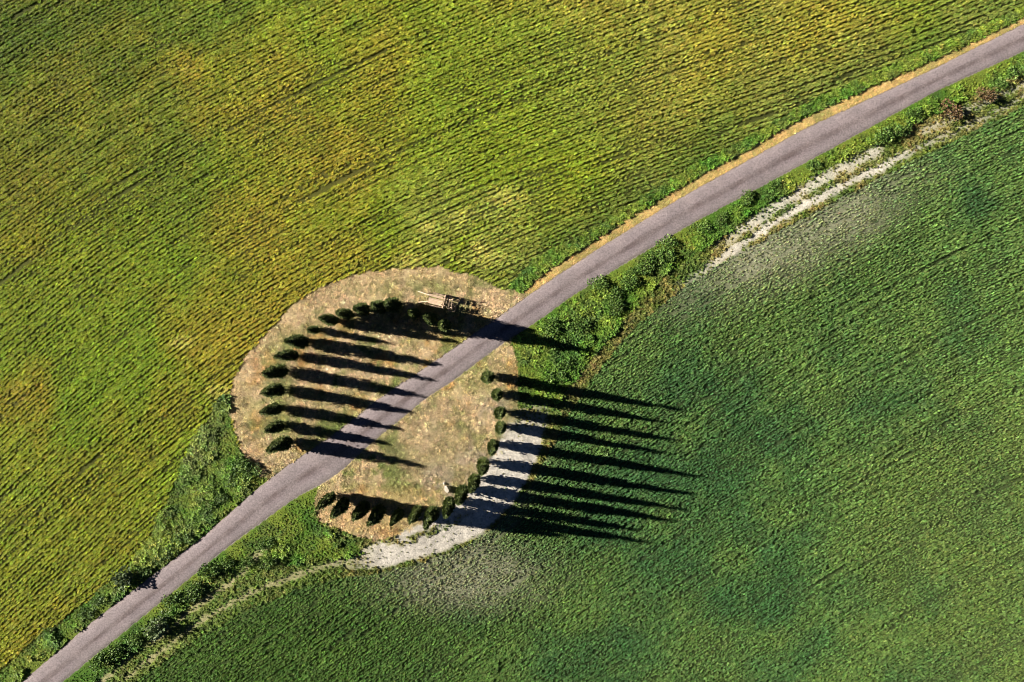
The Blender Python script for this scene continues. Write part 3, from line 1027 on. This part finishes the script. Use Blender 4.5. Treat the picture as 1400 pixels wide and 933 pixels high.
LBL_A = 'leafy green shrub among the weeds between the road and the faint wheel tracks'
LBL_P = 'leafy green shrub on the path\'s edge near the lower tip of the cypress ring'
LBL_B = 'low leafy shrub in the verge weeds between the road and the ripening crop'
LBL_D = 'low leafy shrub in the dense weeds against the dry bank of the tree ring'
LBL_C = 'leafy green shrub in the weedy bank between the road and the gravel strips'
LBL_S = 'leafy green shrub at the edge of the long merged cypress shadow'
LBL_U = 'leafy green shrub in the roadside bank close to the russet shrub'
for i, (p, s) in enumerate([((286, 778), 1.5), ((310, 771), 1.2), ((266, 807), 1.6), ((242, 818), 1.6), ((209, 862), 1.2), ((185, 873), 1.3), ((160, 888), 1.5), ((142, 900), 1.6), ((337, 768), 1.0)]):
    shrub(p, s, 'green', LBL_A, 'shrubs beside the faint wheel tracks', i, 1.2, .6, .8)
for i, (p, s) in enumerate([((362, 744), 1.2), ((368, 768), 1.2)]):
    shrub(p, s, 'green', LBL_P, 'shrubs by the lower tip of the ring', i, 1.2, .6, .8)
shrub((222, 851), 2.1, 'grey', 'large grey-green shrub among the weeds beside the faint wheel tracks', None, 0, 1.3, .6, .8)
for i, (p, s) in enumerate([((195, 780), 1.5), ((230, 752), 1.4), ((213, 764), 1.3), ((248, 734), 1.6), ((300, 680), 1.3), ((285, 700), 1.2), ((138, 822), 1.4), ((118, 838), 1.2)]):
    shrub(p, s, 'green', LBL_B, 'shrubs between road and ripening crop', i + 1, 1.1, .7, 0.5)
for i, (p, s) in enumerate([((343, 645), 1.5), ((330, 634), 1.7), ((318, 652), 1.5)]):
    shrub(p, s, 'green', LBL_D, 'shrubs against the dry bank', i, 1.1, .7, 0.6)
shrub((173, 788), 2.0, 'grey', 'large grey-green shrub at the corner of the ripening crop', None, 1, 1.1, .7, .8)
for i, (p, s) in enumerate([((752, 448), 1.7), ((797, 446), 1.7), ((762, 468), 1.4)]):
    shrub(p, s, 'green', LBL_S, 'shrubs at the merged shadow', i + 2, 1.15, .5, .65)
for i, (p, s) in enumerate([((838, 405), 1.5), ((862, 388), 1.4), ((905, 350), 1.6), ((912, 333), 1.4), ((884, 362), 1.5), ((775, 500), 1.4), ((757, 512), 1.5), ((818, 388), 1.4), ((842, 420), 1.3),
                            ((870, 372), 1.3), ((1385, 100), 1.4), ((1365, 118), 1.2), ((1020, 270), 1.2), ((1060, 255), 1.2), ((1110, 226), 1.1), ((960, 312), 1.3), ((985, 298), 1.1)]):
    shrub(p, s, 'green', LBL_C, 'shrubs between road and pale strips', i + 2, 1.15, .5, .6)
for i, (p, s) in enumerate([((1215, 183), 1.6), ((1200, 190), 1.3), ((1236, 176), 1.2), ((1250, 158), 1.3)]):
    shrub(p, s, 'green', LBL_U, 'shrubs close to the russet shrub', i, 1.15, .5, .7)
shrub((1296, 152), 1.7, 'red', 'russet shrub at the edge of the verge beside a pale gravel strip', None, 0)
shrub((1343, 132), 1.35, 'red', 'small dark brown shrub alone at the end of the gravel strips', None, 0)

# ------------------------------------------------------------------ old wooden cart on the dry grass
def build_cart():
    root = bpy.data.objects.new('wooden_cart', None)
    COL.objects.link(root)
    x, y, z = [float(a) for a in P(597, 411)]
    root.location = (x, y, z)
    root.rotation_euler = (0, 0, math.radians(-14))
    tag(root, 'old weathered wooden farm cart with shafts on the dry grass', 'cart')
    def bars(name, lst, mat, parent=root):
        for args in lst:
            mb = MB()
            mb.bar(*args)
            mb.build(name, mat, parent)
    # bed: 7 planks, some gone, over two long beams and cross bars
    for i in range(8):
        if i == 5: continue
        yy = -0.62 + i * 0.178
        bars('plank', [((-1.05 + random.uniform(-.1, .06), yy, 1.02 + random.uniform(0, .015)), (1.15 + random.uniform(-.25, .12), yy + random.uniform(-.02, .02), 1.02), 0.155, 0.035)], M_WOOD)
    bars('beam', [((-1.25, -0.45, .93), (1.5, -0.45, .93), .11, .13), ((-1.25, 0.45, .93), (1.5, 0.45, .93), .11, .13)], M_WOOD_DARK)
    bars('cross_bar', [((xx, -0.8, .985), (xx, 0.8, .985), .09, .06, (0, 0, 1)) for xx in (-1.1, 1.2)], M_WOOD_DARK)
    # shafts reaching forward and down to the ground
    bars('shaft', [((-1.1, 0.48, 1.0), (-3.05, 0.66, 0.18), .11, .10), ((-1.1, -0.48, 1.0), (-2.6, -0.92, 0.15), .11, .10)], M_WOOD)
    # stakes and rails of the hay frame
    for sy in (-1, 1):
        bars('stake', [((xx, sy * .72, .9), (xx + dx, sy * (.98 + random.uniform(-.05, .1)), hh), .085) for xx, dx, hh in ((-1.05, -.25, 2.35), (-.3, 0, 1.8), (.45, 0.05, 1.75), (1.15, .3, 2.6))], M_WOOD)
        bars('rail', [((-1.35, sy * .83, 1.38), (1.45, sy * .84, 1.40), .07, .09), ((-1.3, sy * .97, 1.76), (1.5, sy * .93, 1.80), .06, .08)], M_WOOD)
        for kk, zz in enumerate((1.16, 1.58, 1.96)):  # side boards added so the cart casts a solid shadow
            if sy > 0 and kk == 1: continue
            bars('shadow_side_board', [((-1.15 + .35 * kk, sy * (.80 + .07 * kk), zz), (1.25, sy * (.80 + .07 * kk), zz + .06), .035, .27)], M_WOOD)
    bars('end_rail', [((1.36, -.92, 2.15), (1.36, .92, 2.2), .07), ((-1.25, -.95, 2.05), (-1.25, .95, 2.1), .07)], M_WOOD)
    for kk in range(4):  # end boards added to thicken the cart's shadow, gap splits it in two
        for y0, y1, n_ in ((-.88, -.22, 4), (.20, .88, 3)):
            if kk < n_:
                bars('shadow_end_board', [((1.24 + .05 * kk, y0, 1.2 + .30 * kk), (1.24 + .05 * kk, y1, 1.2 + .30 * kk + random.uniform(-.05, .05)), .04, .25)], M_WOOD)
    bars('ladder_rail', [((1.2, -.5, 1.1), (2.75, -.62, 2.0), .08), ((1.2, .5, 1.1), (2.6, .6, 2.1), .08)], M_WOOD)
    bars('ladder_rung', [((1.2 + t * 1.5, -.55, 1.1 + t * .95), (1.2 + t * 1.4, .55, 1.1 + t * .98), .055) for t in (.3, .6, .9)], M_WOOD)
    mb = MB(); mb.tube([(0.1, -1.12, .68), (0.1, 1.12, .68)], .06, 8); mb.build('axle', M_IRON, root)
    # wheels: rim, tyre, hub, spokes
    def wheel(cy, tilt, cx=0.1, cz=.68, R=.68, lean=0.0):
        w = bpy.data.objects.new('wheel', None)
        COL.objects.link(w); w.parent = root
        w.location = (cx, cy, cz)
        w.rotation_euler = (lean, 0, tilt)
        def ring(name, r0, r1, wd, mat):
            m_ = MB(); n = 24
            for k in range(n):
                a = 2 * math.pi * k / n
                for rr, yy in ((r0, -wd), (r1, -wd), (r1, wd), (r0, wd)):
                    m_.v.append((rr * math.cos(a), yy, rr * math.sin(a)))
            for k in range(n):
                for j in range(4):
                    a, b = k * 4 + j, k * 4 + (j + 1) % 4
                    c, d = ((k + 1) % n) * 4 + (j + 1) % 4, ((k + 1) % n) * 4 + j
                    m_.f.append((a, d, c, b))
            m_.build(name, mat, w)
        ring('rim', R - .10, R - .022, .045, M_WOOD)
        ring('tyre', R - .02, R, .05, M_IRON)
        h = MB(); h.tube([(0, -.14, 0), (0, 0, 0), (0, .14, 0)], [.085, .12, .085], 10); h.build('hub', M_WOOD_DARK, w)
        for k in range(10):
            a = 2 * math.pi * k / 10
            s_ = MB(); s_.bar((.1 * math.cos(a), 0, .1 * math.sin(a)), ((R - .09) * math.cos(a), 0, (R - .09) * math.sin(a)), .05, .045, (0, 1, 0)); s_.build('spoke', M_WOOD, w)
    wheel(-1.0, 0.03)
    wheel(1.0, -0.04)
    return root
build_cart()

def spare_wheel():
    root = bpy.data.objects.new('cart_wheel', None)
    COL.objects.link(root)
    x, y, z = [float(a) for a in P(618, 421)]
    root.location = (x, y, z + .14)
    root.rotation_euler = (math.radians(8), math.radians(-5), .4)
    tag(root, 'loose spoked wooden wheel lying flat on the grass behind the cart', 'wheel')
    def ring(name, r0, r1, wd, mat):
        m_ = MB(); n = 24
        for k in range(n):
            a = 2 * math.pi * k / n
            for rr, zz in ((r0, -wd), (r1, -wd), (r1, wd), (r0, wd)):
                m_.v.append((rr * math.cos(a), rr * math.sin(a), zz))
        for k in range(n):
            for j in range(4):
                a, b = k * 4 + j, k * 4 + (j + 1) % 4
                c, d = ((k + 1) % n) * 4 + (j + 1) % 4, ((k + 1) % n) * 4 + j
                m_.f.append((a, b, c, d))
        m_.build(name, mat, root)
    ring('rim', .56, .66, .045, M_WOOD)
    h = MB(); h.tube([(0, 0, -.14), (0, 0, 0), (0, 0, .14)], [.085, .12, .085], 10); h.build('hub', M_WOOD_DARK, root)
    for k in range(10):
        a = 2 * math.pi * k / 10
        s_ = MB(); s_.bar((.1 * math.cos(a), .1 * math.sin(a), 0), (.57 * math.cos(a), .57 * math.sin(a), 0), .05, .045); s_.build('spoke', M_WOOD, root)
spare_wheel()

# ------------------------------------------------------------------ stones by the track-side trees
def stone(px, size, label, seed, flat=.7):
    r = random.Random(seed)
    import bmesh
    bm = bmesh.new()
    bmesh.ops.create_icosphere(bm, subdivisions=3, radius=1.0)
    cuts = [(Vector((r.gauss(0, 1), r.gauss(0, 1), r.gauss(0, 1))).normalized(), r.uniform(.55, .85)) for _ in range(12)]
    for v_ in bm.verts:
        for n, d in cuts:
            k = v_.co.dot(n) - d
            if k > 0: v_.co -= n * k * .92
        v_.co.z *= flat
        v_.co *= size
    me = bpy.data.meshes.new('stone')
    bm.to_mesh(me); bm.free()
    x, y, z = [float(a) for a in P(*px)]
    o = link('stone', me, M_STONE)
    o.location = (x, y, z + size * flat * .35)
    o.rotation_euler = (0, 0, r.uniform(0, 6))
    tag(o, label, 'stone')
stone((612, 668), .6, 'large pale boulder in the dry grass behind the track-side cypresses', 5, 1.15)
stone((608, 661), .34, 'small pale stone lying beside the large boulder', 6)
